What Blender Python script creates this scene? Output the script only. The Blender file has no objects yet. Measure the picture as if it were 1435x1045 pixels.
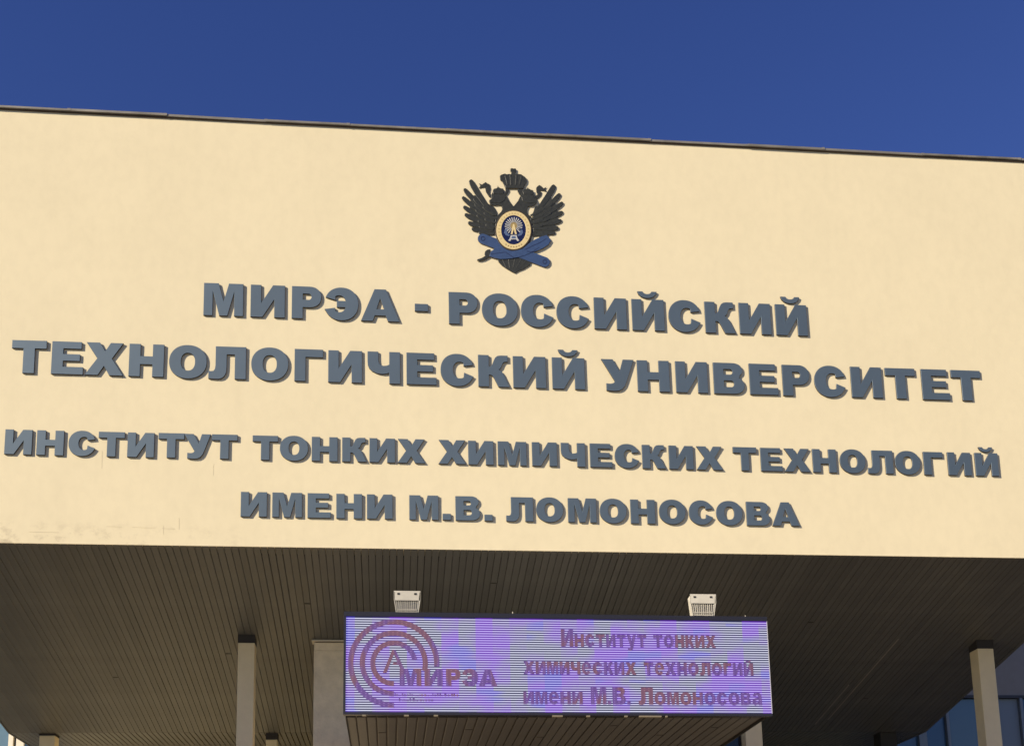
import bpy, math, random
from mathutils import Vector, Matrix
random.seed(7)
R = math.radians
S = bpy.context.scene
COL = S.collection

# ------------------------------------------------------------------ camera
W_REF, F_PX, PPX, PPY = 1435.0, 1650.65, 717.1, 1051.07
cam_d = bpy.data.cameras.new('camera'); cam = bpy.data.objects.new('camera', cam_d); COL.objects.link(cam)
cam.location = (0.0, -14.0, 1.6)
cam.matrix_world = Matrix.Translation(cam.location) @ (
    Matrix.Rotation(R(-6.066), 4, 'Z') @ Matrix.Rotation(R(100.363), 4, 'X') @ Matrix.Rotation(R(-1.267), 4, 'Z'))
cam_d.sensor_fit = 'HORIZONTAL'; cam_d.sensor_width = 36.0
cam_d.lens = 36.0 * F_PX / W_REF
cam_d.shift_x = (W_REF / 2 - PPX) / W_REF
cam_d.shift_y = (PPY - 1045 / 2) / W_REF
cam_d.clip_end = 3000
S.camera = cam

# ------------------------------------------------------------------ sky and sun
SUN_TRAVEL = Vector((1.7, 1.0, -0.92)).normalized()
sun_el = math.asin(-SUN_TRAVEL.z)
sun_az = math.atan2(-SUN_TRAVEL.x, -SUN_TRAVEL.y)
world = bpy.data.worlds.new('World'); S.world = world; world.use_nodes = True
wt = world.node_tree; wt.nodes.clear()
sky = wt.nodes.new('ShaderNodeTexSky'); sky.sky_type = 'NISHITA'; sky.sun_disc = False
sky.sun_elevation = sun_el; sky.sun_rotation = sun_az
sky.altitude = 150; sky.air_density = 1.0; sky.dust_density = 0.0; sky.ozone_density = 3.2
bg = wt.nodes.new('ShaderNodeBackground'); bg.inputs['Strength'].default_value = 0.078
wo = wt.nodes.new('ShaderNodeOutputWorld')
hs = wt.nodes.new('ShaderNodeHueSaturation'); hs.inputs['Saturation'].default_value = 1.20; hs.inputs['Hue'].default_value = 0.526
wt.links.new(sky.outputs[0], hs.inputs['Color']); wt.links.new(hs.outputs[0], bg.inputs[0]); wt.links.new(bg.outputs[0], wo.inputs[0])
sun_d = bpy.data.lights.new('sun', 'SUN'); sun_d.energy = 5.0; sun_d.angle = R(0.5); sun_d.color = (1.0, 0.87, 0.66)
sun = bpy.data.objects.new('sun', sun_d); COL.objects.link(sun)
sun.rotation_euler = SUN_TRAVEL.to_track_quat('-Z', 'Y').to_euler()
S.view_settings.view_transform = 'Standard'; S.view_settings.look = 'None'
S.view_settings.gamma = 1.0; S.view_settings.use_curve_mapping = False
S.view_settings.exposure = 0.50

# ------------------------------------------------------------------ helpers
def mat(name, color, rough=0.7, metal=0.0, spec=0.5, noise=0.0, nscale=6.0, bump=0.0, bscale=40.0, rand=0.0, emit=None):
    m = bpy.data.materials.new(name); m.use_nodes = True
    nt = m.node_tree; b = nt.nodes['Principled BSDF']
    b.inputs['Base Color'].default_value = (*color, 1); b.inputs['Roughness'].default_value = rough
    b.inputs['Metallic'].default_value = metal; b.inputs['Specular IOR Level'].default_value = spec
    L = nt.links
    if noise or rand:
        tc = nt.nodes.new('ShaderNodeTexCoord'); n = nt.nodes.new('ShaderNodeTexNoise')
        n.inputs['Scale'].default_value = nscale; n.inputs['Detail'].default_value = 6; n.inputs['Roughness'].default_value = 0.6
        L.new(tc.outputs['Object'], n.inputs['Vector'])
        mr = nt.nodes.new('ShaderNodeMapRange'); mr.inputs['From Min'].default_value = 0.3; mr.inputs['From Max'].default_value = 0.7
        mr.inputs['To Min'].default_value = 1 - noise; mr.inputs['To Max'].default_value = 1 + noise
        L.new(n.outputs['Fac'], mr.inputs['Value'])
        out = mr.outputs[0]
        if rand:
            oi = nt.nodes.new('ShaderNodeObjectInfo'); r = nt.nodes.new('ShaderNodeMapRange')
            r.inputs['To Min'].default_value = 1 - rand; r.inputs['To Max'].default_value = 1 + rand
            L.new(oi.outputs['Random'], r.inputs['Value'])
            mu = nt.nodes.new('ShaderNodeMath'); mu.operation = 'MULTIPLY'; L.new(out, mu.inputs[0]); L.new(r.outputs[0], mu.inputs[1]); out = mu.outputs[0]
        vm = nt.nodes.new('ShaderNodeVectorMath'); vm.operation = 'SCALE'; vm.inputs[0].default_value = color
        L.new(out, vm.inputs['Scale']); L.new(vm.outputs[0], b.inputs['Base Color'])
    if bump:
        tc = nt.nodes.new('ShaderNodeTexCoord'); n = nt.nodes.new('ShaderNodeTexNoise')
        n.inputs['Scale'].default_value = bscale; n.inputs['Detail'].default_value = 5
        bp = nt.nodes.new('ShaderNodeBump'); bp.inputs['Strength'].default_value = bump; bp.inputs['Distance'].default_value = 0.01
        L.new(tc.outputs['Object'], n.inputs['Vector']); L.new(n.outputs['Fac'], bp.inputs['Height']); L.new(bp.outputs[0], b.inputs['Normal'])
    if emit:
        b.inputs['Emission Color'].default_value = (*emit[:3], 1); b.inputs['Emission Strength'].default_value = emit[3]
    return m

class MB:
    def __init__(s): s.v = []; s.f = []
    def box(s, a, b):
        x0, y0, z0 = a; x1, y1, z1 = b; n = len(s.v)
        s.v += [(x0,y0,z0),(x1,y0,z0),(x1,y1,z0),(x0,y1,z0),(x0,y0,z1),(x1,y0,z1),(x1,y1,z1),(x0,y1,z1)]
        s.f += [tuple(n+i for i in q) for q in ((0,3,2,1),(4,5,6,7),(0,1,5,4),(1,2,6,5),(2,3,7,6),(3,0,4,7))]
        return s
    def prism(s, pts, axis_vec):
        """polygon pts (3D, planar) swept along axis_vec"""
        n = len(s.v); k = len(pts); a = Vector(axis_vec)
        s.v += [tuple(p) for p in pts] + [tuple(Vector(p) + a) for p in pts]
        s.f += [tuple(n + i for i in range(k))[::-1], tuple(n + k + i for i in range(k))]
        s.f += [(n+i, n+(i+1) % k, n+k+(i+1) % k, n+k+i) for i in range(k)]
        return s
    def mesh(s, name, m, bevel=0):
        me = bpy.data.meshes.new(name); me.from_pydata(s.v, [], s.f)
        import bmesh
        bm = bmesh.new(); bm.from_mesh(me); bmesh.ops.recalc_face_normals(bm, faces=bm.faces)
        if bevel:
            bmesh.ops.bevel(bm, geom=list(bm.edges), offset=bevel, segments=1, affect='EDGES', profile=0.5)
        bm.to_mesh(me); bm.free()
        for x in (m if isinstance(m, (list, tuple)) else [m]): me.materials.append(x)
        return me
    def build(s, name, m, parent=None, bevel=0, loc=(0,0,0)):
        return link(name, s.mesh(name, m, bevel), parent, loc)

def link(name, data, parent=None, loc=(0,0,0)):
    o = bpy.data.objects.new(name, data); COL.objects.link(o); o.parent = parent; o.location = loc
    return o
def box(name, a, b, m, parent=None, bevel=0):
    o = MB().box(a, b).build(name, m, parent, bevel); return o
def thing(name, label, cat, loc=(0,0,0), group=None, data=None):
    o = link(name, data, None, loc); o['label'] = label; o['category'] = cat
    if group: o['group'] = group
    return o

def shape_mesh(name, polys, depth, mats, bevel=0.0, smooth_bezier=False):
    """flat outline(s) with holes, in (x, z) -> standing relief; y=0 is its back, -depth its face."""
    cu = bpy.data.curves.new(name + '_outline', 'CURVE'); cu.dimensions = '2D'; cu.fill_mode = 'BOTH'
    cu.extrude = max(depth / 2 - bevel, 0.0005); cu.bevel_depth = bevel; cu.bevel_resolution = 0
    if bevel: cu.offset = -bevel
    for p in polys:
        sp = cu.splines.new('POLY'); sp.points.add(len(p) - 1)
        for i, (x, z) in enumerate(p): sp.points[i].co = (x, z, 0, 1)
        sp.use_cyclic_u = True
    tmp = bpy.data.objects.new('tmp', cu)
    me = bpy.data.meshes.new_from_object(tmp)
    bpy.data.objects.remove(tmp); bpy.data.curves.remove(cu)
    for v in me.vertices:
        x, y, z = v.co; v.co = (x, -z - depth / 2, y)
    me.name = name
    me.materials.clear()
    for m in mats: me.materials.append(m)
    me.update()
    for p in me.polygons:
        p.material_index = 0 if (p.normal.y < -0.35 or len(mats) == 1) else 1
        p.use_smooth = False
    return me

def arc(cx, cz, rx, rz, a0, a1, n=24, e=2.0):
    out = []
    for i in range(n + 1):
        a = R(a0 + (a1 - a0) * i / n); c, s_ = math.cos(a), math.sin(a)
        out.append((cx + rx * math.copysign(abs(c) ** (2 / e), c), cz + rz * math.copysign(abs(s_) ** (2 / e), s_)))
    return out

# ------------------------------------------------------------------ materials
def plaster():
    m = bpy.data.materials.new('cream_plaster'); m.use_nodes = True
    nt = m.node_tree; L = nt.links; b = nt.nodes['Principled BSDF']; b.inputs['Roughness'].default_value = 0.85
    b.inputs['Specular IOR Level'].default_value = 0.25
    geo = nt.nodes.new('ShaderNodeNewGeometry'); sep = nt.nodes.new('ShaderNodeSeparateXYZ'); L.new(geo.outputs['Position'], sep.inputs[0])
    def N(scale, stretch=(1,1,1), detail=6, rough=0.6):
        mp = nt.nodes.new('ShaderNodeMapping'); mp.inputs['Scale'].default_value = stretch
        n = nt.nodes.new('ShaderNodeTexNoise'); n.inputs['Scale'].default_value = scale; n.inputs['Detail'].default_value = detail; n.inputs['Roughness'].default_value = rough
        L.new(geo.outputs['Position'], mp.inputs['Vector']); L.new(mp.outputs[0], n.inputs['Vector']); return n.outputs['Fac']
    def MR(x, a, b_, c, d):
        r = nt.nodes.new('ShaderNodeMapRange'); r.interpolation_type = 'SMOOTHSTEP'
        for k, v in zip(('From Min','From Max','To Min','To Max'), (a, b_, c, d)): r.inputs[k].default_value = v
        L.new(x, r.inputs['Value']); return r.outputs[0]
    def M(op, x, y):
        n = nt.nodes.new('ShaderNodeMath'); n.operation = op
        for i, q in enumerate((x, y)):
            if isinstance(q, (int, float)): n.inputs[i].default_value = q
            else: L.new(q, n.inputs[i])
        return n.outputs[0]
    blot = MR(N(0.9), 0.35, 0.7, 1.012, 0.978)
    fine = MR(N(7.0, (1.2,1,0.8)), 0.35, 0.7, 1.015, 0.98)
    drip = MR(N(2.2, (2.0,1,0.45)), 0.5, 0.8, 1.0, 0.975)
    base = M('MULTIPLY', M('MULTIPLY', blot, fine), drip)
    # rain-washed grime just above the lower edge, strongest at the left end
    low = MR(sep.outputs['Z'], 6.73, 7.12, 1.0, 0.0)
    left = MR(sep.outputs['X'], -5.4, -0.5, 1.0, 0.12)
    gr = MR(N(4.5, (1,1,1.3), 8, 0.7), 0.49, 0.66, 0.0, 1.0)
    grime = M('MULTIPLY', M('MULTIPLY', low, left), gr)
    spots = M('MULTIPLY', MR(N(26, (1,1,0.55), 3), 0.70, 0.78, 0.0, 0.5), MR(N(1.3), 0.45, 0.6, 0.0, 1.0))
    mixn = nt.nodes.new('ShaderNodeMix'); mixn.data_type = 'RGBA'
    vm = nt.nodes.new('ShaderNodeVectorMath'); vm.operation = 'SCALE'; vm.inputs[0].default_value = (0.712, 0.628, 0.436); L.new(base, vm.inputs['Scale'])
    g2 = M('ADD', M('MULTIPLY', grime, 0.62), M('MULTIPLY', spots, 0.18))
    L.new(g2, mixn.inputs['Factor']); L.new(vm.outputs[0], mixn.inputs['A']); mixn.inputs['B'].default_value = (0.36, 0.30, 0.21, 1)
    L.new(mixn.outputs['Result'], b.inputs['Base Color'])
    bp = nt.nodes.new('ShaderNodeBump'); bp.inputs['Strength'].default_value = 0.25; bp.inputs['Distance'].default_value = 0.006
    L.new(N(9.0, (1,1,1), 8, 0.65), bp.inputs['Height']); L.new(bp.outputs[0], b.inputs['Normal'])
    return m
PLASTER = plaster()
COPING = mat('weathered_zinc', (0.21, 0.195, 0.175), 0.6, 0.2, noise=0.3, nscale=3, rand=0.08)
COPING_LIP = mat('rusty_drip_edge', (0.075, 0.05, 0.035), 0.8)
PLANK = mat('brown_metal_plank', (0.093, 0.092, 0.085), 0.5, 0.0, spec=0.4, noise=0.10, nscale=2.5, rand=0.10)
PLANK_BOX = mat('brown_metal_plank_low', (0.092, 0.086, 0.079), 0.5, spec=0.35, noise=0.10, nscale=2.5, rand=0.10)
DARK = mat('dark_brown_backing', (0.022, 0.019, 0.015), 0.9)
STREAK = mat('pale_reflection', (0.20, 0.185, 0.16), 0.5)
LETTER = mat('slate_blue_enamel', (0.104, 0.144, 0.186), 0.58, metal=0.5, spec=0.7, noise=0.07, nscale=2.0, rand=0.05)
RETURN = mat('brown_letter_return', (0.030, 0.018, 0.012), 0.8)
COLUMN = mat('beige_column_plaster', (0.74, 0.61, 0.39), 0.8, noise=0.05, nscale=4, bump=0.15)
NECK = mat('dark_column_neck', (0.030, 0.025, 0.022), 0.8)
CONC = mat('rough_render', (0.70, 0.585, 0.415), 0.9, noise=0.13, nscale=5, bump=0.7, bscale=28)
FRAME = mat('black_screen_frame', (0.018, 0.017, 0.024), 0.4)
WHITE = mat('off_white_powder_coat', (0.52, 0.49, 0.42), 0.5, noise=0.10, nscale=8)
SHADE = mat('grey_fin', (0.42, 0.39, 0.33), 0.6)
HOLE = mat('dark_hole', (0.02, 0.02, 0.02), 0.8)
MULL = mat('cream_mullion', (0.62, 0.58, 0.52), 0.5, noise=0.04)
GLASS = mat('blue_tinted_glazing', (0.105, 0.175, 0.235), 0.12, spec=0.9)
GLASS2 = mat('deep_blue_glazing', (0.045, 0.105, 0.20), 0.12, spec=0.8)
PANEL = mat('pale_blue_spandrel', (0.21, 0.25, 0.30), 0.45)
FASCIA = mat('grey_fascia', (0.27, 0.245, 0.23), 0.7, noise=0.05)
NAVY = mat('dark_navy_glass', (0.006, 0.008, 0.018), 0.1, spec=0.5)
GROUND = mat('dark_asphalt', (0.085, 0.08, 0.075), 0.9, noise=0.15, nscale=0.8)
BOUNCE_PAVING = mat('sandy_bounce_paving', (0.46, 0.385, 0.28), 0.9, noise=0.12, nscale=0.8)
BRONZE = mat('blackened_bronze', (0.031, 0.032, 0.023), 0.42, spec=0.6, noise=0.25, nscale=30)
BRONZE_E = mat('brown_emblem_edge', (0.05, 0.033, 0.018), 0.6)
BLUE = mat('enamel_blue', (0.034, 0.066, 0.160), 0.5, noise=0.12, nscale=25)
BLUE_D = mat('enamel_blue_groove', (0.012, 0.022, 0.07), 0.5)
GOLD = mat('pale_gold', (0.66, 0.53, 0.27), 0.4, noise=0.06, nscale=30)
GOLD_D = mat('gold_engraving', (0.30, 0.22, 0.09), 0.5)
NAVY_E = mat('medallion_navy', (0.010, 0.014, 0.06), 0.3)
SILVER = mat('medallion_silver', (0.48, 0.48, 0.46), 0.4)
STEEL = mat('medallion_steel_blue', (0.09, 0.13, 0.24), 0.4)

# ------------------------------------------------------------------ dimensions
XL, XR = -6.24, 9.57
ZB, ZT = 6.725, 12.585
SL = -0.1972
YR, YB = 5.84, 9.0
ZR = ZB + SL * YR

g = MB(); g.v = [(-600,-600,0),(600,-600,0),(600,600,0),(-600,600,0)]; g.f = [(0,1,2,3)]
go = g.build('ground', GROUND); go['kind'] = 'structure'
pv = box('bounce_paving', (-4.6, -16, -0.05), (12.5, 8.8, 0.02), BOUNCE_PAVING); pv['kind'] = 'structure'  # unseen light sheet, added and sized to bounce sun up to the soffit

# ------------------------------------------------------------------ entrance canopy (the large cream volume)
canopy = thing('entrance_canopy', 'large cream plastered canopy block with brown plank soffit under a blue sky', 'canopy', (0,0,0))
box('front_wall', (XL, 0, ZB - 0.0), (XR, 0.25, ZT), PLASTER, canopy)
CRACK = mat('dusty_crack', (0.60, 0.52, 0.36), 0.9)
def crack(pts, w):
    for (xa, za), (xb, zb_) in zip(pts, pts[1:]):
        d = Vector((xb - xa, 0, zb_ - za)).normalized(); n_ = Vector((-d.z, 0, d.x)) * w / 2
        a, b_ = Vector((xa, 0, za)), Vector((xb, 0, zb_))
        MB().prism([a - n_, b_ - n_, b_ + n_, a + n_], (0, -0.0015, 0)).build('hairline_crack', CRACK, canopy)
crack([(-2.139, 7.79), (-2.15, 7.74), (-2.143, 7.70), (-2.147, 7.64)], .005)
crack([(-3.40, 6.955), (-3.22, 6.952)], .004)
crack([(-3.1, 6.951), (-2.93, 6.946), (-2.82, 6.948)], .003)
crack([(-2.74, 6.942), (-2.59, 6.936)], .004)
crack([(-2.542, 7.08), (-2.538, 6.93)], .005)
crack([(-2.726, 6.98), (-2.722, 6.86)], .004)
crack([(-3.49, 7.93), (-3.485, 7.70)], .004)
crack([(-4.3, 6.87), (-3.95, 6.868)], .005)
sw = MB()
for x0, x1 in ((XL, XL + 0.2), (XR - 0.2, XR)):
    sw.prism([(x0, 0.25, ZB + SL*.25 + .022), (x0, 0.25, ZT), (x0, YB, ZT), (x0, YB, ZR + .022), (x0, YR, ZR + .022)], (x1 - x0, 0, 0))
    sw.build('side_wall', PLASTER, canopy); sw = MB()
box('roof_slab', (XL + 0.2, 0.25, ZT - 0.25), (XR - 0.2, YB, ZT - 0.05), DARK, canopy)
# sloped dark backing over the planks
bk = MB()
bk.prism([(XL+.2, 0.25, ZB + SL*0.25 + .03), (XL+.2, 0.25, ZB + .2), (XL+.2, YB, ZB), (XL+.2, YB, ZR + .03), (XL+.2, YR, ZR + .03)], (XR - XL - .4, 0, 0))
bk.build('soffit_backing', DARK, canopy)
# coping sheets along the top edge, each folded sheet lying a little differently
x = XL - 0.02; i = 0
while x < XR:
    w = random.uniform(1.0, 1.5); w = min(w, XR + 0.02 - x)
    dz = random.uniform(-0.003, 0.003); dy = random.uniform(-0.006, 0.004); lap = random.uniform(0.0, .006)
    c = MB()
    t0, t1 = random.uniform(-.005,.005), random.uniform(-.005,.005)
    c.prism([(x, -0.035+dy, ZT+dz-0.008), (x, -0.035+dy, ZT+0.021+dz+t0*.6), (x, 0.30, ZT+0.035+dz), (x, 0.30, ZT+dz-0.008)], (w-0.006, 0, t1-t0))
    c.build('coping_sheet', COPING, canopy)
    if i % 2 == 0 or True:
        s2 = MB(); s2.box((x+w-0.03, -0.037+dy, ZT-0.006+dz), (x+w+0.012, 0.28, ZT+0.024+dz+lap*.5)); s2.build('coping_seam', COPING, canopy)
    x += w; i += 1
box('drip_edge', (XL - 0.01, -0.016, ZT - 0.021), (XR + 0.01, -0.002, ZT - 0.009), COPING_LIP, canopy)
# planks of the sloped soffit, each its own part
PW = 0.0880; n_pl = int((XR - XL) / PW)
def plank_profile(w, g_):     # cross section: shallow tray with chamfered edges
    return [(g_/2, 0.016), (g_/2, 0.004), (g_/2 + 0.005, 0.0), (w - g_/2 - 0.005, 0.0), (w - g_/2, 0.004), (w - g_/2, 0.016)]
def plank_mesh(name, w, gap, y0, y1, slope, m):
    mb = MB(); pr = plank_profile(w, gap)
    mb.prism([(px, y0, pz + slope * y0) for px, pz in pr], (0, y1 - y0, slope * (y1 - y0)))
    return mb.mesh(name, m)
pm = [plank_mesh('plank', PW, gp, 0.012, YR, SL, PLANK) for gp in (0.0035, 0.0045, 0.0055, 0.010)]
for k in range(n_pl):
    r = random.random(); d = pm[3] if r > 0.94 else pm[int(r * 3)]
    link('plank', d, canopy, (XL + 0.012 + k * PW, 0, ZB + random.uniform(-0.0015, 0.0015)))
rear = MB(); prr = plank_profile(PW, 0.012)
for k in range(n_pl):
    x0 = XL + 0.012 + k * PW; zz = ZR + random.uniform(-.001, .001)
    rear.prism([(x0 + px, YR + 0.01, zz + pz) for px, pz in prr], (0, YB - YR - 0.02, 0))
ro = rear.build('rear_planking', PLANK, canopy); ro['kind'] = 'stuff'
edge = MB()
for x0, ww_ in ((XL - 0.012, 0.022), (XR - 0.05, 0.062)):
    edge.prism([(x0, 0.02, ZB + SL*.02 - 0.010), (x0, 0.02, ZB + 0.02), (x0, YR, ZR + 0.02), (x0, YR, ZR - 0.010)], (ww_, 0, 0))
    edge.prism([(x0, YR + .001, ZR - 0.010), (x0, YR + .001, ZR + 0.02), (x0, YB, ZR + 0.02), (x0, YB, ZR - 0.010)], (ww_, 0, 0))
    edge.build('edge_trim', PLANK, canopy); edge = MB()
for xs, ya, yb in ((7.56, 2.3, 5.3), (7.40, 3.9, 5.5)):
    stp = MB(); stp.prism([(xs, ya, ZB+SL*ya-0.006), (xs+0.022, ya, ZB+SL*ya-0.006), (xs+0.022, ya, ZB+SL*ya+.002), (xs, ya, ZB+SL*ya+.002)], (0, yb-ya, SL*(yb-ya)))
    stp.build('reflection_streak', STREAK, canopy)  # reflection streaks on the soffit, painted in as thin pale strips

# ------------------------------------------------------------------ columns
def column(x, y, ztop, w, neck, label, group, slope):
    c = thing('column', label, 'column', (x, y, 0), group)
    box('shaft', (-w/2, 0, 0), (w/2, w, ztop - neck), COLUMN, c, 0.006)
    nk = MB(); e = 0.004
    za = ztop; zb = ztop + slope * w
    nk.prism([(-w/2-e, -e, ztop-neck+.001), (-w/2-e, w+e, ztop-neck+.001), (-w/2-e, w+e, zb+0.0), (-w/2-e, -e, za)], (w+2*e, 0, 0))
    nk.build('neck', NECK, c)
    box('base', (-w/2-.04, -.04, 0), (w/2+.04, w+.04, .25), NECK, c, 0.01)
    return c
zf = ZB + SL * 2.31
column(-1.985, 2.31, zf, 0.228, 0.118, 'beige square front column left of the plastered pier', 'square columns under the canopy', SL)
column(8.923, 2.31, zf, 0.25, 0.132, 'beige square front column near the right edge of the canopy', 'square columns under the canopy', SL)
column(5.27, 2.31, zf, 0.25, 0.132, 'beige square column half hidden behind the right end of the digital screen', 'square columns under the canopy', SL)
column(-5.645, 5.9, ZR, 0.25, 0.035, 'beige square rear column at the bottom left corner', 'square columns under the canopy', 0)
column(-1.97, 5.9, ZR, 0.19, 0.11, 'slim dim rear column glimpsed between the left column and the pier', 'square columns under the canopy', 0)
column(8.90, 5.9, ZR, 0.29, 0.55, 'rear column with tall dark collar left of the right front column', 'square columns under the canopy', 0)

# ------------------------------------------------------------------ plastered pier and vestibule
yp = 2.45; zp = ZB + SL * yp
pier = thing('pier', 'rough greyish beige plastered pier just left of the digital screen', 'pier', (0, 0, 0))
box('shaft', (-1.055, yp, 0), (-0.33, yp + 0.6, zp - 0.16), CONC, pier, 0.004)
box('cap_plate', (-1.085, yp - 0.03, zp - 0.028), (-0.30, yp + 0.55, zp - 0.006), mat('pale_cap', (0.5, 0.45, 0.36), 0.7), pier)
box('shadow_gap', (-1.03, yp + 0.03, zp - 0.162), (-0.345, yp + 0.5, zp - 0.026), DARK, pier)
box('upper_block', (-1.052, yp + 0.004, zp - 0.158), (-0.333, yp + 0.4, zp - 0.040), CONC, pier, 0.003)
box('flashing', (-0.99, yp - 0.05, zp + 0.012), (-0.55, yp - 0.02, zp + 0.022), mat('dull_flash', (0.07,0.06,0.05),.6), pier)
box('side_wall', (-1.05, yp + 0.61, 0), (-0.75, YB, 5.2), PLASTER, pier)  # unseen light wall added to bounce sun onto the soffit beside the pier
gl = thing('glazed_entrance', 'dark navy entrance glazing beneath the right end of the screen', 'entrance', (0, 0, 0))
for a, b_ in ((-0.32, 1.66), (1.68, 3.72), (3.74, 5.13)):
    box('pane', (a, 2.50, 0.02), (b_, 2.53, 5.35), NAVY, gl)
box('head_rail', (-0.32, 2.46, 5.36), (5.13, 2.56, 5.44), FRAME, gl)

# ------------------------------------------------------------------ low porch roof carrying the screen
BX0, BX1, BZ = -0.405, 3.735, 3.972
porch = thing('porch_roof', 'low flat porch roof with brown plank underside behind the digital screen', 'porch', (0, 0, 0))
box('roof_body', (BX0, -2.86, BZ + 0.022), (BX1, 2.40, 4.86), mat('brown_cladding', (0.10, 0.08, 0.065), 0.6), porch)
BW = 0.0972; nb = int((BX1 - BX0) / BW)
bm_ = [plank_mesh('plank', BW, gp, -2.87, 2.38, 0.0, PLANK_BOX) for gp in (0.010, 0.013, 0.015)]
for k in range(nb):
    link('plank', random.choice(bm_), porch, (BX0 + k * BW, 0, BZ + random.uniform(-0.002, 0.002)))
for k, yj in ((3, -2.15), (12, -2.3), (20, -1.9), (27, -2.5), (33, -2.0), (38, -2.4)):
    box('plank_joint', (BX0 + k*BW + .012, yj, BZ - .0035), (BX0 + (k+1)*BW - .012, yj + .012, BZ + .002), DARK, porch)
for k, yj in ((44, 2.9), (58, 1.4), (71, 4.2), (86, .8), (103, 2.2), (121, 3.4), (139, 1.8), (24, 3.7), (160, 4.4)):
    jx = XL + .012 + k * PW
    MB().prism([(jx + .006, yj, ZB + SL*yj - .004), (jx + PW - .006, yj, ZB + SL*yj - .004), (jx + PW - .006, yj, ZB + SL*yj + .002), (jx + .006, yj, ZB + SL*yj + .002)], (0, .014, SL*.014)).build('plank_joint', DARK, canopy)
for sx in (BX0 - 0.004, BX1 - 0.018):
    box('edge_trim', (sx, -2.87, BZ - 0.008), (sx + 0.014, 2.38, BZ + 0.03), DARK, porch)

rt = box('roof_bounce_sheet', (BX0 + .03, -2.8, 4.861), (BX1 - .03, 2.3, 4.885), mat('pale_bounce', (0.55, 0.51, 0.44), 0.95, noise=0.2, nscale=14), porch)  # unseen pale sheet added to reflect sunlight onto the soffit above
# ------------------------------------------------------------------ led screen
def led_mat(name, text=False):
    m = bpy.data.materials.new(name); m.use_nodes = True; nt = m.node_tree; L = nt.links
    b = nt.nodes['Principled BSDF']; b.inputs['Base Color'].default_value = (0.02, 0.02, 0.03, 1); b.inputs['Roughness'].default_value = 0.7
    tc = nt.nodes.new('ShaderNodeTexCoord'); sep = nt.nodes.new('ShaderNodeSeparateXYZ'); L.new(tc.outputs['Object'], sep.inputs[0])
    def M(op, x, y=0.0):
        n = nt.nodes.new('ShaderNodeMath'); n.operation = op
        for i, q in enumerate((x, y)):
            if isinstance(q, (int, float)): n.inputs[i].default_value = q
            else: L.new(q, n.inputs[i])
        return n.outputs[0]
    def SM(x, a, b_, c=0.0, d=1.0):
        r = nt.nodes.new('ShaderNodeMapRange'); r.interpolation_type = 'SMOOTHSTEP'
        for k, v in zip(('From Min','From Max','To Min','To Max'), (a, b_, c, d)): r.inputs[k].default_value = v
        L.new(x, r.inputs['Value']); return r.outputs[0]
    def N(scale, sc, detail=2):
        mp = nt.nodes.new('ShaderNodeMapping'); mp.inputs['Scale'].default_value = sc
        n = nt.nodes.new('ShaderNodeTexNoise'); n.inputs['Scale'].default_value = scale; n.inputs['Detail'].default_value = detail
        L.new(tc.outputs['Object'], mp.inputs['Vector']); L.new(mp.outputs[0], n.inputs['Vector']); return n.outputs['Fac']
    ph = M('FRACT', M('DIVIDE', sep.outputs['Z'], 0.0232))
    tri = M('ABSOLUTE', M('SUBTRACT', ph, 0.5))           # 0 at line centre, .5 between lines
    line = SM(tri, 0.09, 0.21, 1.0, 0.0)
    snp = nt.nodes.new('ShaderNodeVectorMath'); snp.operation = 'SNAP'; snp.inputs[1].default_value = (0.166, 10.0, 0.0232)
    L.new(tc.outputs['Object'], snp.inputs[0])
    def NB(scale, sc, detail=2):          # colour drifts from one led module to the next
        mp = nt.nodes.new('ShaderNodeMapping'); mp.inputs['Scale'].default_value = sc
        n = nt.nodes.new('ShaderNodeTexNoise'); n.inputs['Scale'].default_value = scale; n.inputs['Detail'].default_value = detail
        ad = nt.nodes.new('ShaderNodeMix'); ad.data_type = 'VECTOR'; ad.inputs['Factor'].default_value = 0.35
        L.new(snp.outputs[0], ad.inputs['A']); L.new(tc.outputs['Object'], ad.inputs['B'])
        L.new(ad.outputs['Result'], mp.inputs['Vector']); L.new(mp.outputs[0], n.inputs['Vector']); return n.outputs['Fac']
    hue = SM(NB(1.3, (2.6, 1, 1.9), 4), 0.40, 0.60)        # violet patches
    hue2 = SM(NB(1.7, (1.5, 1, 3.0), 2), 0.56, 0.66)       # bluish patches
    def mix(f, a, b_):
        n = nt.nodes.new('ShaderNodeMix'); n.data_type = 'RGBA'
        if isinstance(f, (int, float)): n.inputs['Factor'].default_value = f
        else: L.new(f, n.inputs['Factor'])
        for k, q in (('A', a), ('B', b_)):
            if isinstance(q, tuple): n.inputs[k].default_value = (*q, 1)
            else: L.new(q, n.inputs[k])
        return n.outputs['Result']
    if not text:
        bright = mix(hue, (0.72, 0.74, 0.90), (0.56, 0.44, 0.93)); bright = mix(hue2, bright, (0.50, 0.50, 0.97))
        dim = mix(hue, (0.030, 0.034, 0.090), (0.100, 0.022, 0.34)); dim = mix(hue2, dim, (0.04, 0.03, 0.30))
        colr = mix(line, dim, bright)
    else:
        cell = M('FRACT', M('DIVIDE', sep.outputs['X'], 0.0428))
        ctri = SM(M('ABSOLUTE', M('SUBTRACT', cell, 0.5)), 0.2, 0.45)
        hy = SM(N(1.0, (3.2, 1, 1.8), 3), 0.45, 0.56)
        a = mix(hy, (0.16, 0.055, 0.105), (0.11, 0.042, 0.24))
        d = mix(hy, (0.30, 0.13, 0.16), (0.27, 0.14, 0.46))
        colr = mix(M('MULTIPLY', line, ctri), a, d)
    L.new(colr, b.inputs['Emission Color']); b.inputs['Emission Strength'].default_value = 0.84 if not text else 0.70
    return m
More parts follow.
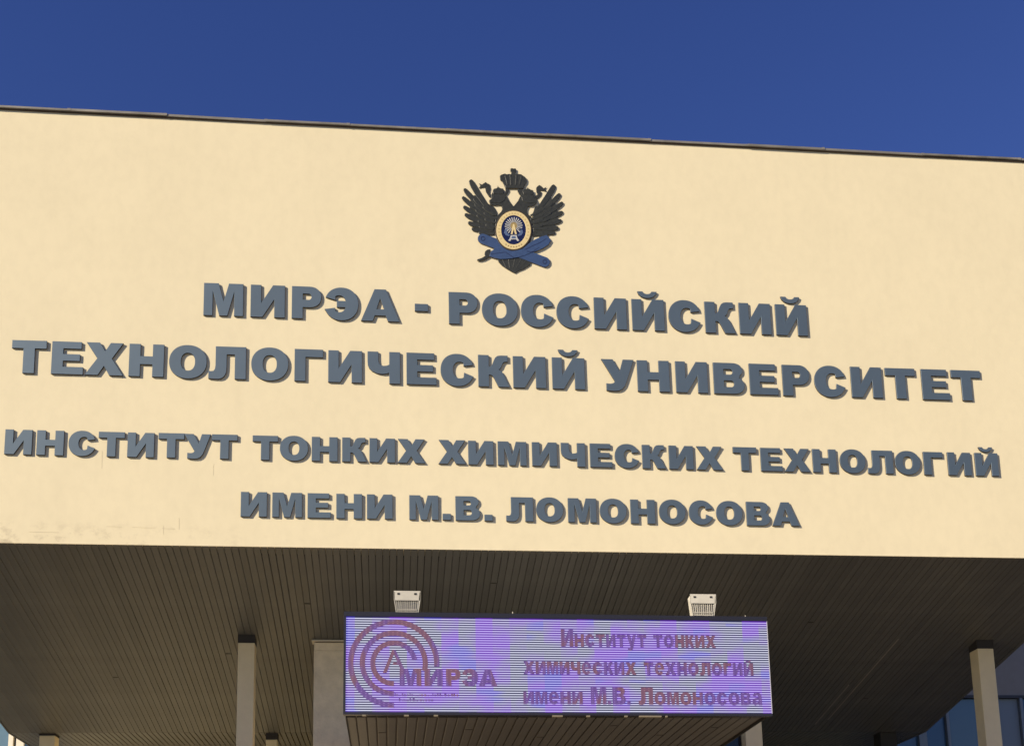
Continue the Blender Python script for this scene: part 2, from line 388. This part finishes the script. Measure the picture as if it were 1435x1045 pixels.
LED = led_mat('led_rows'); LED_T = led_mat('led_lettering', True)
SY = -3.0
screen = thing('digital_screen', 'long violet LED display board with striped picture, logo and three lines of text', 'screen', (1.671, SY, 4.46))
screen.rotation_euler = (0, R(0.2), 0)
x0, x1, z0, z1 = -2.074, 2.077, -0.468, 0.470
box('display_panel', (x0, 0.0, z0), (x1, 0.03, z1), LED, screen)
box('housing', (x0 - 0.02, 0.032, z0 - 0.012), (x1 + 0.004, 0.13, z1 + 0.03), FRAME, screen)
box('frame_rail', (x0 - 0.022, -0.012, z1 + 0.001), (x1 + 0.006, 0.05, z1 + 0.046), FRAME, screen)
box('frame_rail', (x0 - 0.022, -0.008, z0 - 0.026), (x1 + 0.006, 0.05, z0 - 0.001), FRAME, screen)
box('frame_stile', (x0 - 0.022, -0.010, z0 - 0.001), (x0 - 0.001, 0.03, z1 + 0.001), FRAME, screen)
box('frame_stile', (x1 + 0.001, -0.010, z0 - 0.001), (x1 + 0.006, 0.03, z1 + 0.001), mat('pale_stile', (0.35, 0.35, 0.4), .5), screen)
DULL = mat('dull_clip', (0.20, 0.17, 0.12), 0.8)
for cx, w in ((-1.90, .035), (-1.50, .045), (-1.22, .04), (-0.05, .10), (0.25, .035), (0.62, .03), (0.86, .22), (1.02, .02)):
    box('clip', (cx - w/2, -0.012, z0 - 0.040), (cx + w/2, 0.03, z0 - 0.027), DULL, screen)
box('mount_pin', (-0.47, -0.008, z1 + .046), (-0.462, 0.0, z1 + .066), SHADE, screen)
box('mount_pin', (1.86, -0.008, z1 + .046), (1.868, 0.0, z1 + .058), SHADE, screen)

def sx(xw): return xw - 1.671
def sz(zw): return zw - 4.46
lcx, lcz = sx(0.053), sz(4.470)
for (ro_, wd, a0, a1) in ((0.437, .052, -4, 270), (0.325, .050, -14, 270), (0.225, .048, 10, 270)):
    p = arc(lcx, lcz, ro_, ro_, a0, a1, 60) + arc(lcx, lcz, ro_ - wd, ro_ - wd, a1, a0, 60)
    me = shape_mesh('logo_arc', [p], 0.002, [LED_T]); link('logo_arc', me, screen, (0, -0.002, 0))
pa = [(-.105,-.115),(-.015,.115),(.015,.115),(.115,-.115),(.078,-.115),(.045,-.035),(-.012,-.035),(-.005,-.01),(.033,-.01),(0,.07),(-.07,-.115)]
me = shape_mesh('logo_mark', [[(lcx + a*1.0, lcz + .02 + b_) for a, b_ in pa]], 0.002, [LED_T]); link('logo_mark', me, screen, (0, -0.002, 0))

# ------------------------------------------------------------------ floodlights on the screen
def floodlight(x, label):
    f = thing('floodlight', label, 'floodlight', (x, -2.84, 4.99), 'floodlights on top of the digital screen')
    w = 0.262
    bp = MB(); bp.prism([(-w/2, 0.0, 0.165), (w/2, 0.0, 0.165), (w/2, 0.0, 0.262), (-w/2, 0.0, 0.262)], (0, 0.010, 0)); bp.build('bracket_plate', WHITE, f)
    for hx in (-0.085, 0.080):
        box('screw_hole', (hx - .012, -0.004, 0.222), (hx + .012, 0.001, 0.240), HOLE, f)
    hb = MB(); hb.prism([(-w/2+.034, 0.020, 0.0), (w/2-.034, 0.020, 0.0), (w/2-.010, 0.020, .17), (w/2-.010, 0.020, .252), (-w/2+.010, 0.020, .252), (-w/2+.010, 0.020, .17)], (0, .13, 0)); hb.build('housing', WHITE, f)
    for i in range(11):
        t_ = i / 10 - .5
        xt, xb = t_ * (w - .05), t_ * (w - .085)
        b2 = MB(); b2.prism([(xb-.0035, 0.019, 0.004), (xb+.0035, 0.019, 0.004), (xt+.0035, 0.019, .155), (xt-.0035, 0.019, .155)], (0, -.022, 0)); b2.build('fin', WHITE if i % 3 else SHADE, f)
    for i in range(3):
        zz = 0.010 + i * 0.026
        box('grille_bar', (-w/2 + .034, -0.006, zz), (w/2 - .034, 0.002, zz + .009), SHADE, f)
    box('shadow_slot', (-w/2 + .022, 0.004, .156), (w/2 - .022, 0.0195, .164), HOLE, f)
    for sx_ in (-1, 1):
        b3 = MB(); a = sx_ * (w/2 - .008)
        b3.prism([(a - sx_*.022, 0.0, 0.02), (a, 0.0, 0.17), (a, 0.0, 0.25), (a, 0.16, 0.262), (a - sx_*.022, 0.16, 0.07)], (0.006 * sx_, 0, 0)); b3.build('side_cheek', WHITE, f)
    box('cable', (w/2 - .03, 0.05, -.05), (w/2 - .022, 0.06, 0.02), HOLE, f)
    box('foot', (-.03, 0.03, -.06), (.03, .09, 0.0), SHADE, f)
    box('lens', (-w/2 + .03, 0.141, 0.03), (w/2 - .03, 0.146, 0.22), mat('lens_glass', (.5,.5,.45), .1), f)
    return f
f1 = floodlight(0.186, 'white ribbed floodlight above the logo end of the digital screen')
f2 = floodlight(3.157, 'white ribbed floodlight tilted aside above the right end of the digital screen'); f2.rotation_euler = (0, R(1.5), R(-5))

# ------------------------------------------------------------------ raised lettering
def C_pts(w):
    cx = .5 * w
    o = arc(cx, .5, .5 * w, .515, 24, 336, 44, 2.15)
    o[0] = (.962 * w, .665); o[-1] = (.985 * w, .305)
    i_ = arc(.575 * w, .5, .205 * w, .262, 300, 60, 26, 2.2)
    return o + [(.70 * w, .425)] + i_ + [(.69 * w, .63)]
def Э_pts(w):
    cx = .5 * w
    o = arc(cx, .5, .5 * w, .515, 156, -156, 44, 2.15)
    o[0] = (.03 * w, .70); o[-1] = (0.0, .325)
    inn = arc(.43 * w, .5, .205 * w, .262, -120, -22, 14, 2.2) + [(.625 * w, .395), (.36 * w, .395), (.36 * w, .595), (.625 * w, .595)] + arc(.43 * w, .5, .205 * w, .262, 22, 120, 14, 2.2)
    return o + [(.315 * w, .375)] + inn + [(.32 * w, .615)]
GW = {'М':1.092,'И':.955,'Й':.955,'Р':.825,'Э':.95,'А':1.09,'-':.38,'О':1.035,'С':.965,'К':.905,'Т':.93,'Е':.857,'Х':1.04,'Н':.954,'Л':1.035,'Г':.80,'Ч':.928,'У':.965,'В':.925,'.':.31}
def glyph(ch):
    w = GW[ch]
    if ch == 'Т': return [[(0,1),(w,1),(w,.755),(w/2+.155,.755),(w/2+.155,0),(w/2-.155,0),(w/2-.155,.755),(0,.755)]]
    if ch == 'Е': return [[(0,0),(0,1),(.93*w,1),(.93*w,.785),(.31,.785),(.31,.618),(.89*w,.618),(.89*w,.410),(.31,.410),(.31,.228),(w,.228),(w,0)]]
    if ch == 'Х': return [[(.02,1),(.385,1),(.53,.735),(.675,1),(w-.02,1),(.722,.515),(w,0),(.665,0),(.515,.285),(.352,0),(0,0),(.325,.515)]]
    if ch == 'Н': return [[(0,0),(0,1),(.31,1),(.31,.625),(w-.31,.625),(w-.31,1),(w,1),(w,0),(w-.31,0),(w-.31,.375),(.31,.375),(.31,0)]]
    if ch == 'О': return [arc(w/2,.5,w/2,.518,0,357,60,2.15), arc(w/2,.5,.193,.272,0,350,36,2.3)]
    if ch == 'С': return [C_pts(w)]
    if ch == 'Э': return [Э_pts(w)]
    if ch == 'Р': return [[(0,0),(0,1),(.50,1)] + arc(.495,.675,.33,.325,88,-88,22,2.2) + [(.31,.35),(.31,0)], [(.31,.775),(.48,.775)] + arc(.475,.68,.075,.095,80,-80,8) + [(.31,.585)]]
    if ch == 'В': return [[(0,0),(0,1),(.55,1)] + arc(.57,.765,.31,.235,80,-48,16,2.2) + [(.80,.555)] + arc(.60,.275,.325,.275,62,-85,18,2.2) + [(.55,0)],
                          [(.31,.795),(.51,.795)] + arc(.51,.708,.075,.087,85,-85,7) + [(.31,.62)], [(.31,.425),(.53,.425)] + arc(.53,.32,.085,.105,85,-85,7) + [(.31,.215)]]
    if ch == 'А': return [[(0,0),(.352*w,1),(.652*w,1),(w,0),(.70*w,0),(.645*w,.175),(.36*w,.175),(.305*w,0)], [(.405*w,.375),(.60*w,.375),(.502*w,.72)]]
    if ch == 'М': return [[(0,0),(0,1),(.375*w,1),(.502*w,.44),(.632*w,1),(w,1),(w,0),(.772*w,0),(.772*w,.755),(.603*w,0),(.397*w,0),(.228*w,.755),(.228*w,0)]]
    if ch in 'ИЙ': return [[(0,0),(0,1),(.295,1),(.295,.435),(.62,1),(w,1),(w,0),(w-.295,0),(w-.295,.565),(w-.62,0)]]
    if ch == 'К': return [[(0,0),(0,1),(.31,1),(.31,.625),(.365,.635),(.405,.70),(.45,.83),(.50,.93),(.57,.985),(.66,1.0),(.86,1.0),(.86,.80),(.79,.80),(.74,.785),(.70,.72),(.665,.62),(.60,.545),(.665,.50),(.72,.43),(w,0),(.585,0),(.46,.27),(.41,.35),(.36,.375),(.31,.378),(.31,0)]]
    if ch == 'Л': return [[(.19,1),(w,1),(w,0),(w-.31,0),(w-.31,.755),(.50,.755),(.50,.33),(.485,.18),(.44,.08),(.37,.015),(.28,-.012),(.15,-.012),(0,0),(0,.235),(.07,.225),(.135,.235),(.175,.29),(.19,.40)]]
    if ch == 'Г': return [[(0,0),(0,1),(w,1),(w,.755),(.31,.755),(.31,0)]]
    if ch == 'Ч': return [[(0,1),(.31,1),(.31,.74),(.325,.64),(.37,.58),(.45,.555),(.55,.565),(w-.31,.60),(w-.31,1),(w,1),(w,0),(w-.31,0),(w-.31,.345),(.55,.31),(.42,.295),(.27,.315),(.14,.375),(.05,.47),(.01,.58),(0,.70)]]
    if ch == 'У': return [[(0,1),(.345,1),(.535,.615),(.64,1),(w,1),(.735,.30),(.67,.14),(.59,.045),(.50,-.005),(.38,-.02),(.24,-.015),(.13,0),(.13,.225),(.22,.212),(.30,.218),(.355,.245),(.385,.30)]]
    if ch == '-': return [[(0,.355),(0,.585),(w,.585),(w,.355)]]
    if ch == '.': return [[(0,0),(0,.255),(w,.255),(w,0)]]
BREVE = [(.19,1.255),(.225,1.16),(.30,1.085),(.39,1.05),(.48,1.04),(.57,1.05),(.66,1.085),(.735,1.16),(.77,1.255),(.615,1.255),(.58,1.205),(.54,1.18),(.48,1.17),(.42,1.18),(.38,1.205),(.345,1.255)]
for ch_, xa_, xb_ in (('М',.108,.315),('И',.345,.520),('Р',.550,.690),('Э',.700,.860),('А',.865,1.045)):
    w_ = GW[ch_]
    me = shape_mesh('logo_letter', [[(sx(xa_) + px_ / w_ * (xb_ - xa_), sz(4.247) + pz_ * .172) for px_, pz_ in p_] for p_ in glyph(ch_)], 0.002, [LED_T])
    link('logo_letter', me, screen, (0, -0.004, 0))
def small(ch):
    if ch == 'е':
        w = .92
        return w, [[(w, .42)] + arc(w/2, .5, w/2, .515, 0, 322, 26, 2.1) + [(.64*w, .30)] + arc(w/2, .5, .19*w, .29, 300, 200, 8) + [(.31*w, .42)],
                   [(.31*w, .60)] + arc(w/2, .62, .19*w, .17, 175, 5, 8) + [(.69*w, .60)]]
    if ch == 'а':
        return .9, [[(.9,0),(.9,.65),(.85,.88),(.68,1.0),(.45,1.02),(.2,.96),(.07,.75),(.36,.72),(.42,.8),(.52,.8),(.6,.72),(.6,.62),(.3,.57),(.08,.47),(0,.25),(.08,.05),(.28,-.02),(.48,.03),(.6,.12),(.62,0)],
                    [(.6,.43),(.6,.3),(.5,.2),(.38,.2),(.31,.28),(.36,.37)]]
    if ch == 'у':
        return .93, [[(0,1),(.33,1),(.48,.45),(.62,1),(.93,1),(.62,-.08),(.5,-.25),(.3,-.32),(.1,-.3),(.08,-.08),(.25,-.08),(.33,0)]]
    C = ch.upper(); return GW[C], glyph(C) + ([BREVE] if ch == 'й' else [])
def led_line(words, xl, xr, zb, xh):
    tot = 0; items = []
    for wi, wd in enumerate(words.split(' ')):
        if wi: tot += .62
        cur = []
        for ch in wd:
            if ch.isupper(): w, P = GW[ch] * 1.30, [[(a*1.30, b*1.38) for a, b in p] for p in glyph(ch)]
            else: w, P = small(ch) if ch != '.' else (.31, glyph('.'))
            cur.append((tot, P)); tot += w + .13
        items.append((wd, cur))
    tot -= .13; k = (xr - xl) / tot
    for wd, cur in items:
        V = []; Fc = []
        for x_, P in cur:
            me = shape_mesh('tmp', [[(xl + (x_ + a) * k, zb + b * xh) for a, b in p] for p in P], 0.002, [LED_T])
            n = len(V); V += [tuple(v.co) for v in me.vertices]; Fc += [tuple(n + q for q in p.vertices) for p in me.polygons]
            bpy.data.meshes.remove(me)
        me = bpy.data.meshes.new('screen_word'); me.from_pydata(V, [], Fc); me.materials.append(LED_T)
        link('screen_word', me, screen, (0, -0.003, 0))
led_line('Институт тонких', sx(1.676), sx(3.219), sz(4.653), .124)
led_line('химических технологий', sx(1.301), sx(3.586), sz(4.374), .124)
led_line('имени М.В. Ломоносова', sx(1.294), sx(3.654), sz(4.076), .124)
rm = random.Random(3)
for zz, a_, b_ in ((4.148, .06, .66), (4.100, .10, .42)):
    mk = MB(); xx = a_
    while xx < b_:
        ww = rm.uniform(.006, .020); hh = rm.choice((.012, .020, .026))
        mk.box((sx(xx), -.0045, sz(zz)), (sx(xx + ww), -.0025, sz(zz + hh))); xx += ww + rm.uniform(.004, .016)
    mk.build('caption_pixels', LED_T, screen)
ROWS = [
 ('top', 9.780, .447, .452, [('МИРЭА', [-2.069,-1.516,-1.028,-.585,-.090]), ('-', [.439]), ('РОССИЙСКИЙ', [.980,1.457,1.951,2.420,2.916,3.423,3.915,4.395,4.872,5.371])]),
 ('second', 8.918, .437, .446, [('ТЕХНОЛОГИЧЕСКИЙ', [-4.410,-3.948,-3.504,-2.995,-2.488,-2.003,-1.478,-.992,-.535,-.046,.433,.892,1.362,1.825,2.334]), ('УНИВЕРСИТЕТ', [2.985,3.455,3.965,4.465,4.935,5.376,5.843,6.345,6.820,7.305,7.740])]),
 ('third', 7.850, .322, .336, [('ИНСТИТУТ', [-4.478,-4.103,-3.725,-3.376,-3.025,-2.659,-2.345,-2.015]), ('ТОНКИХ', [-1.517,-1.164,-.785,-.416,-.069,.297]), ('ХИМИЧЕСКИХ', [.812,1.176,1.575,1.991,2.359,2.722,3.062,3.411,3.770,4.145]), ('ТЕХНОЛОГИЙ', [4.617,4.971,5.315,5.686,6.068,6.445,6.821,7.175,7.535,7.915])]),
 ('bottom', 7.103, .321, .333, [('ИМЕНИ', [-1.643,-1.238,-.847,-.478,-.100]), ('М.В.', [.447,.732,.998,1.258]), ('ЛОМОНОСОВА', [1.654,2.036,2.452,2.850,3.235,3.618,3.995,4.366,4.746,5.110])]),
]
ORD = ['first','second','third','fourth','fifth','sixth','seventh','eighth','ninth','tenth','eleventh','twelfth','thirteenth','fourteenth','fifteenth']
LT = 0.023
cache = {}
for row, zb, hz, hx, words in ROWS:
    for wi, (word, xs) in enumerate(words):
        for k, (ch, xc) in enumerate(zip(word, xs)):
            key = (ch, row)
            if key not in cache:
                w = GW[ch]
                polys = [[((px - w/2) * hx, pz * hz) for px, pz in p] for p in glyph(ch)]
                cache[key] = shape_mesh('sign_letter', polys, LT, [LETTER, RETURN], 0.0022)
            if ch == '-': lab, nm, ct = 'slate blue raised dash after МИРЭА on the top line of lettering', 'sign_dash', 'dash'
            elif ch == '.': lab, nm, ct = 'slate blue raised full stop after the %s initial %s on the bottom line' % ('first' if k == 1 else 'second', word[k-1]), 'sign_full_stop', 'full stop'
            else: lab, nm, ct = 'slate blue raised letter %s, %s in the %s word of the %s line, %s' % (ch, ORD[k], ORD[wi if row != 'top' or wi == 0 else 1], row, word), 'sign_letter', 'letter'
            if word == 'М.В.' and ch in 'МВ': lab = 'slate blue raised %s initial %s before a full stop on the bottom line' % ('first' if ch == 'М' else 'second', ch)
            o = thing(nm, lab, ct, (xc, -0.001 + random.uniform(-.001, 0), zb + random.uniform(-.002, .002)), 'raised letters on the cream wall', cache[key])
            o.rotation_euler = (random.uniform(-.004, .004), random.uniform(-.003, .003), random.uniform(-.006, .006))
            if ch == 'Й':
                bk_ = (('breve', row))
                if bk_ not in cache:
                    cache[bk_] = shape_mesh('breve', [[((px - .48) * hx, pz * hz) for px, pz in BREVE]], LT, [LETTER, RETURN], 0.0018)
                link('breve', cache[bk_], o)

# ------------------------------------------------------------------ emblem (relief double-headed eagle with medallion)
EX, EZ = 1.664, 11.152
def ew(u, v):   # sketch units (1/633 m) to metres around the medallion's centre
    return ((u - 572) * .0014965 - (v - 618) * .0000365, (u - 572) * .000071 - (v - 618) * .001641)
emb = thing('eagle_emblem', 'dark double-headed eagle relief with gold ringed medallion and crossed blue bands', 'emblem', (EX, -0.002, EZ)); emb.scale = (1, .5, 1)
def epart(name, polys, y, d, mats, bev=0.0035):
    me = shape_mesh(name, [[ew(*p) for p in q] for q in polys], d, mats, bev)
    return link(name, me, emb, (0, -y, 0))
BE = [BRONZE, BRONZE_E]
epart('wing', [[(215,300),(262,300),(345,375),(400,405),(425,450),(425,520),(420,600),(400,655),(270,625),(220,560),(185,470),(180,360)]], 0, .018, BE)
epart('wing', [[(905,320),(860,330),(800,385),(762,400),(748,450),(735,520),(725,600),(745,668),(870,655),(925,600),(965,520),(965,400)]], 0, .018, BE)
def feather(tip, base, w, y, d=.012):
    (tx, ty), (bx, by) = tip, base
    dx, dy = bx - tx, by - ty; L = math.hypot(dx, dy); dx /= L; dy /= L; nx, ny = -dy, dx
    bow = 0.035 * L * (1 if tx < 572 else -1)
    pts = []
    prof = ((0,.0),(.02,.30),(.07,.43),(.16,.5),(.35,.5),(.65,.42),(1,.28))
    for s_, h in prof: pts.append((tx + dx*L*s_ + nx*(h*w + bow*math.sin(math.pi*s_)), ty + dy*L*s_ + ny*(h*w + bow*math.sin(math.pi*s_))))
    for s_, h in prof[::-1][:-1]: pts.append((tx + dx*L*s_ - nx*(h*w - bow*math.sin(math.pi*s_)), ty + dy*L*s_ - ny*(h*w - bow*math.sin(math.pi*s_))))
    epart('feather', [pts], y, d, BE, 0.0045)
for i, (t_, b_, w) in enumerate([((182,160),(395,470),52),((128,240),(385,490),44),((113,315),(385,515),42),((124,400),(385,540),42),((136,470),(385,565),42),((166,545),(390,590),40),((198,600),(395,612),38),((262,632),(405,640),38)]):
    feather(t_, b_, w, .012 + .0016 * (i % 3))
for i, (t_, b_, w) in enumerate([((942,203),(752,470),52),((993,283),(762,490),44),((1018,362),(760,515),42),((1016,447),(758,540),42),((1004,524),(755,565),42),((976,592),(752,592),40),((946,636),(748,615),38),((880,655),(742,640),34)]):
    feather(t_, b_, w, .012 + .0016 * (i % 3))
for i in range(6):
    feather((215 + i*10, 330 + i*50), (400, 480 + i*24), 30, .020, .010)
    feather((925 - i*8, 360 + i*46), (745, 490 + i*22), 30, .020, .010)
for i in range(4):
    feather((300 + i*8, 400 + i*55), (420, 480 + i*35), 30, .024, .010)
    feather((850 - i*6, 410 + i*52), (722, 485 + i*34), 30, .024, .010)
# body with the two necks, heads and the opening between them
epart('body', [[(372,300),(395,250),(470,250),(505,300),(515,322),(530,350),(570,402),(612,350),(625,322),(640,290),(668,255),(735,255),(762,300),(785,350),(765,385),(735,400),(705,400),(690,430),(690,460),(735,500),(740,640),(700,800),(440,800),(410,640),(410,500),(460,450),(470,430),(466,400),(440,388),(405,392),(362,385),(352,352),(375,345)]], .010, .020, BE)
epart('head', [[(378,330),(352,350),(358,372),(385,366),(415,372),(452,372),(490,350),(500,318),(478,296),(430,290),(392,300)]], .026, .012, BE)
epart('head', [[(758,330),(784,352),(778,376),(752,368),(722,374),(690,372),(650,350),(642,318),(664,296),(712,292),(748,302)]], .026, .012, BE)
epart('small_crown', [[(392,290),(385,262),(395,245),(418,240),(427,232),(430,215),(440,232),(455,240),(480,244),(488,262),(475,292)]], .024, .014, BE)
epart('small_crown', [[(662,292),(652,264),(662,248),(684,246),(694,240),(698,224),(706,242),(722,250),(748,258),(752,276),(740,296)]], .024, .014, BE)
epart('ribbon', [[(262,190),(290,203),(300,194),(322,180),(338,192),(358,200),(366,240),(358,275),(370,300),(400,310),(392,330),(352,312),(325,270),(318,240),(330,226),(296,228),(262,236),(275,212)]], .004, .014, BE, .003)
epart('ribbon', [[(868,222),(842,234),(822,214),(802,204),(785,218),(774,232),(776,268),(788,290),(768,302),(748,312),(752,334),(790,326),(818,300),(824,270),(806,252),(838,256),(868,264),(856,242)]], .004, .014, BE, .003)
epart('crown_ribbon', [[(498,236),(528,240),(530,262),(512,292),(492,300),(478,290),(500,270)]], .012, .014, BE, .003)
epart('crown_ribbon', [[(612,240),(650,240),(655,280),(640,306),(622,292),(606,262)]], .012, .014, BE, .003)
epart('crown', [[(448,128),(462,116),(492,106),(512,112),(532,108),(548,112),(552,92),(542,84),(543,60),(556,56),(572,60),(588,58),(596,70),(592,90),(582,96),(586,112),(606,106),(640,112),(678,138),(690,160),(688,186),(674,204),(660,240),(498,240),(484,205),(468,176),(452,166)]], .014, .020, BE)
epart('crown_band', [[(496,212),(664,214),(660,240),(500,238)]], .032, .008, BE)
for (a, b_) in (((500,125),(520,208)), ((545,118),(552,208)), ((600,118),(592,210)), ((645,130),(625,210))):
    epart('crown_rib', [[(a[0]-9,a[1]),(a[0]+9,a[1]),(b_[0]+8,b_[1]),(b_[0]-8,b_[1])]], .032, .007, BE, .0025)
epart('tail', [[(418,840),(735,840),(734,880),(718,922),(660,958),(612,976),(585,994),(552,978),(508,952),(468,925),(440,895)]], .004, .020, BE)
for k in range(5):
    epart('tail_rib', [[(470+k*55,870),(482+k*55,870),(512+k*30+2,945),(506+k*30-2,945)]], .022, .005, BE, .002)
def px(u, v): return ((655 + u/11.04 - 630) * 6.333, (310 + v/11.04 - 225) * 6.333)
BL = [BLUE, BRONZE_E]
def capsule(a, b_, r):
    ang = math.degrees(math.atan2(b_[1]-a[1], b_[0]-a[0]))
    return [(a[0] + r*math.cos(R(ang+90+t_*15)), a[1] + r*math.sin(R(ang+90+t_*15))) for t_ in range(13)] + [(b_[0] + r*math.cos(R(ang-90+t_*15)), b_[1] + r*math.sin(R(ang-90+t_*15))) for t_ in range(13)]
epart('blue_band', [capsule((298,690),(850,898),44)], .016, .018, BL)
for c_ in ((300,690),(848,896)):
    epart('band_knob', [arc(c_[0], c_[1], 21, 21, 0, 350, 20), arc(c_[0], c_[1], 13, 13, 0, 350, 16)], .033, .004, [BLUE_D, BLUE_D], .001)
epart('blue_band', [[px(*p) for p in ((355,505),(375,465),(430,415),(480,395),(545,392),(610,440),(680,462),(745,452),(860,425),(955,345),(1050,280),(1150,235),(1232,212),(1270,250),(1300,295),(1262,360),(1180,415),(1090,455),(1000,480),(900,525),(800,553),(700,570),(600,580),(520,582),(430,565),(350,540))]], .024, .018, BL)
for ln in (((370,500),(600,472),(730,560),(722,566),(596,482),(370,510)), ((900,430),(1020,370),(1120,330),(1230,262),(1232,270),(1122,342),(1024,382),(905,442)), ((930,455),(1000,470),(1120,400),(1118,410),(1000,482),(920,465))):
    epart('band_groove', [[px(*p) for p in ln]], .0415, .0012, [BLUE_D, BLUE_D], 0)
epart('sword_hilt', [[px(*p) for p in ((370,428),(320,430),(282,458),(272,500),(280,530),(230,560),(165,580),(158,600),(205,608),(275,590),(350,545),(366,500),(352,470))]], .012, .020, BE)
epart('medallion_rim', [arc(572,618,163,181,0,355,60)], .030, .016, [BRONZE_E, BRONZE_E])
epart('medallion_ring', [arc(572,618,153,171,0,355,64), arc(572,616,110,130,0,355,48)], .044, .010, [GOLD, GOLD_D], .003)
epart('medallion_disc', [arc(572,616,112,132,0,355,48)], .040, .007, [NAVY_E, NAVY_E], 0)
for k in range(22):
    a = R(k * 360 / 22 + 4); 
    if 235 < (math.degrees(a) % 360) < 305: continue
    c_, s_ = math.cos(a), -math.sin(a); nx, ny = -s_, c_
    r0, r1 = 30, 78; cx_, cy_ = 572, 580
    epart('sun_ray', [[(cx_+c_*r0+nx*2.6, cy_+s_*r0+ny*2.6), (cx_+c_*r1+nx*4.6, cy_+s_*r1+ny*4.6), (cx_+c_*r1-nx*4.6, cy_+s_*r1-ny*4.6), (cx_+c_*r0-nx*2.6, cy_+s_*r0-ny*2.6)]], .0475, .003, [SILVER, GOLD_D], .0008)
epart('sun_disc', [arc(572,578,30,32,0,350,24)], .0475, .003, [GOLD_D, GOLD_D], .001)
epart('compass_mark', [[(566,566),(578,566),(600,655),(584,655),(572,608),(562,655),(546,655)]], .051, .005, [GOLD, GOLD_D], .001)
for q in ([(486,640),(492,615),(512,602),(524,606),(510,628),(520,650),(538,660),(530,672),(504,664)], [(656,640),(650,615),(630,602),(618,606),(632,628),(622,650),(606,660),(612,672),(640,664)]):
    epart('side_figure', [q], .0475, .003, [STEEL, STEEL], .001)
epart('base_figure', [[(546,662),(598,662),(606,690),(622,712),(606,716),(592,700),(552,700),(540,716),(524,710),(538,690)]], .0475, .004, [SILVER, STEEL], .001)
epart('base_figure', [[(556,672),(588,672),(592,692),(552,692)]], .0515, .002, [STEEL, STEEL], .0005)
for k in list(range(-3, 4)):
    a = R(90 + k * 10.5); c_, s_ = math.cos(a), math.sin(a)
    epart('engraved_mark', [[(572+131*c_-6, 618+150*s_-5), (572+131*c_+6, 618+150*s_-5), (572+131*c_+6, 618+150*s_+5), (572+131*c_-6, 618+150*s_+5)]], .0545, .001, [GOLD_D, GOLD_D], 0)
for k in range(22):
    a = R(150 + k * 11.4); c_, s_ = math.cos(a), math.sin(a); nx, ny = -s_, c_
    cx_, cy_ = 572 + 131*c_, 618 + 150*s_
    epart('engraved_mark', [[(cx_-nx*6-c_*7, cy_-ny*6-s_*7), (cx_+nx*6-c_*7, cy_+ny*6-s_*7), (cx_+nx*6+c_*7, cy_+ny*6+s_*7), (cx_-nx*6+c_*7, cy_-ny*6+s_*7)]], .0542, .0008, [mat('faint_engraving', (.50,.39,.18), .5) if k == 0 else bpy.data.materials['faint_engraving']]*2, 0)

# ------------------------------------------------------------------ main building behind the canopy
def main_building():
    b = thing('main_building', 'glazed main building behind the canopy with pale mullions and blue panes', 'building', (0, 0, 0))
    y = 9.05
    box('wall', (-34, y + .25, 0), (40, y + 14, 14.8), FASCIA, b)
    box('bounce_wall', (-6.2, y - .16, 0), (9.5, y - .075, 5.5), PLASTER, b)  # hidden cream wall added to throw light on the rear planking
    # spandrel bands
    for z0_, z1_ in ((0, .8), (3.1, 3.9), (6.95, 8.45), (10.4, 11.4), (13.6, 14.9)):
        box('fascia_band', (-34, y - .03, z0_), (40, y + .24, z1_), FASCIA, b)
        box('band_trim', (-34, y - .06, z0_ - .03), (40, y - .031, z0_ + .03), mat('trim_dark', (.05,.05,.06), .6) if 'trim_dark' not in bpy.data.materials else bpy.data.materials['trim_dark'], b)
    bands = [(.8, 3.1), (3.9, 6.95), (8.45, 10.4), (11.4, 13.6)]
    # mullion rhythm; the bay seen beside the right column is set out by hand
    xs = [-34 + 1.2 * k for k in range(15)]
    xs = [x for x in xs if x < -9.5] + [-8.35, -7.19, -6.02, -4.8, -3.5, -2.2, -.9, .4, 1.7, 3.0, 4.3, 5.6, 6.9, 8.2, 9.6, 10.35, 11.03, 11.60, 12.72, 13.25, 14.6, 15.8, 17.0, 18.2, 19.4, 20.6, 21.8, 23.0, 24.2, 25.4, 26.6, 27.8, 29.0, 30.2, 31.4, 32.6, 33.8, 35.0, 36.2, 37.4, 38.6]
    for bi, (za, zb_) in enumerate(bands):
        near = bi in (1, 2)
        for k, x in enumerate(xs):
            wide = abs(x - 11.03) < .01
            w = .17 if wide else (.085 if x < -5 else .06)
            mo = box('mullion', (x - w/2, y - .07, za + .031), (x + w/2, y + .10, zb_ - .031), MULL if x < 6 else PANEL, b)
            if x < -5 and near: box('mullion', (x + w/2 + .05, y - .04, za + .031), (x + w/2 + .19, y + .08, zb_ - .031), MULL, b)
            elif near: box('shadow_joint', (x + w/2 + .001, y - .02, za + .031), (x + w/2 + .022, y + .08, zb_ - .031), HOLE, b)
            x2 = xs[k+1] if k + 1 < len(xs) else 40
            m = PANEL if (abs(x - 12.72) < .01) else (GLASS2 if k % 3 == 1 or abs(x-11.03) < .01 or abs(x-10.35) < .01 else GLASS)
            box('pane', (x + w/2 + .022, y + .02, za + .031), (x2 - .04, y + .05, zb_ - .031), m, b)
    return b
main_building()
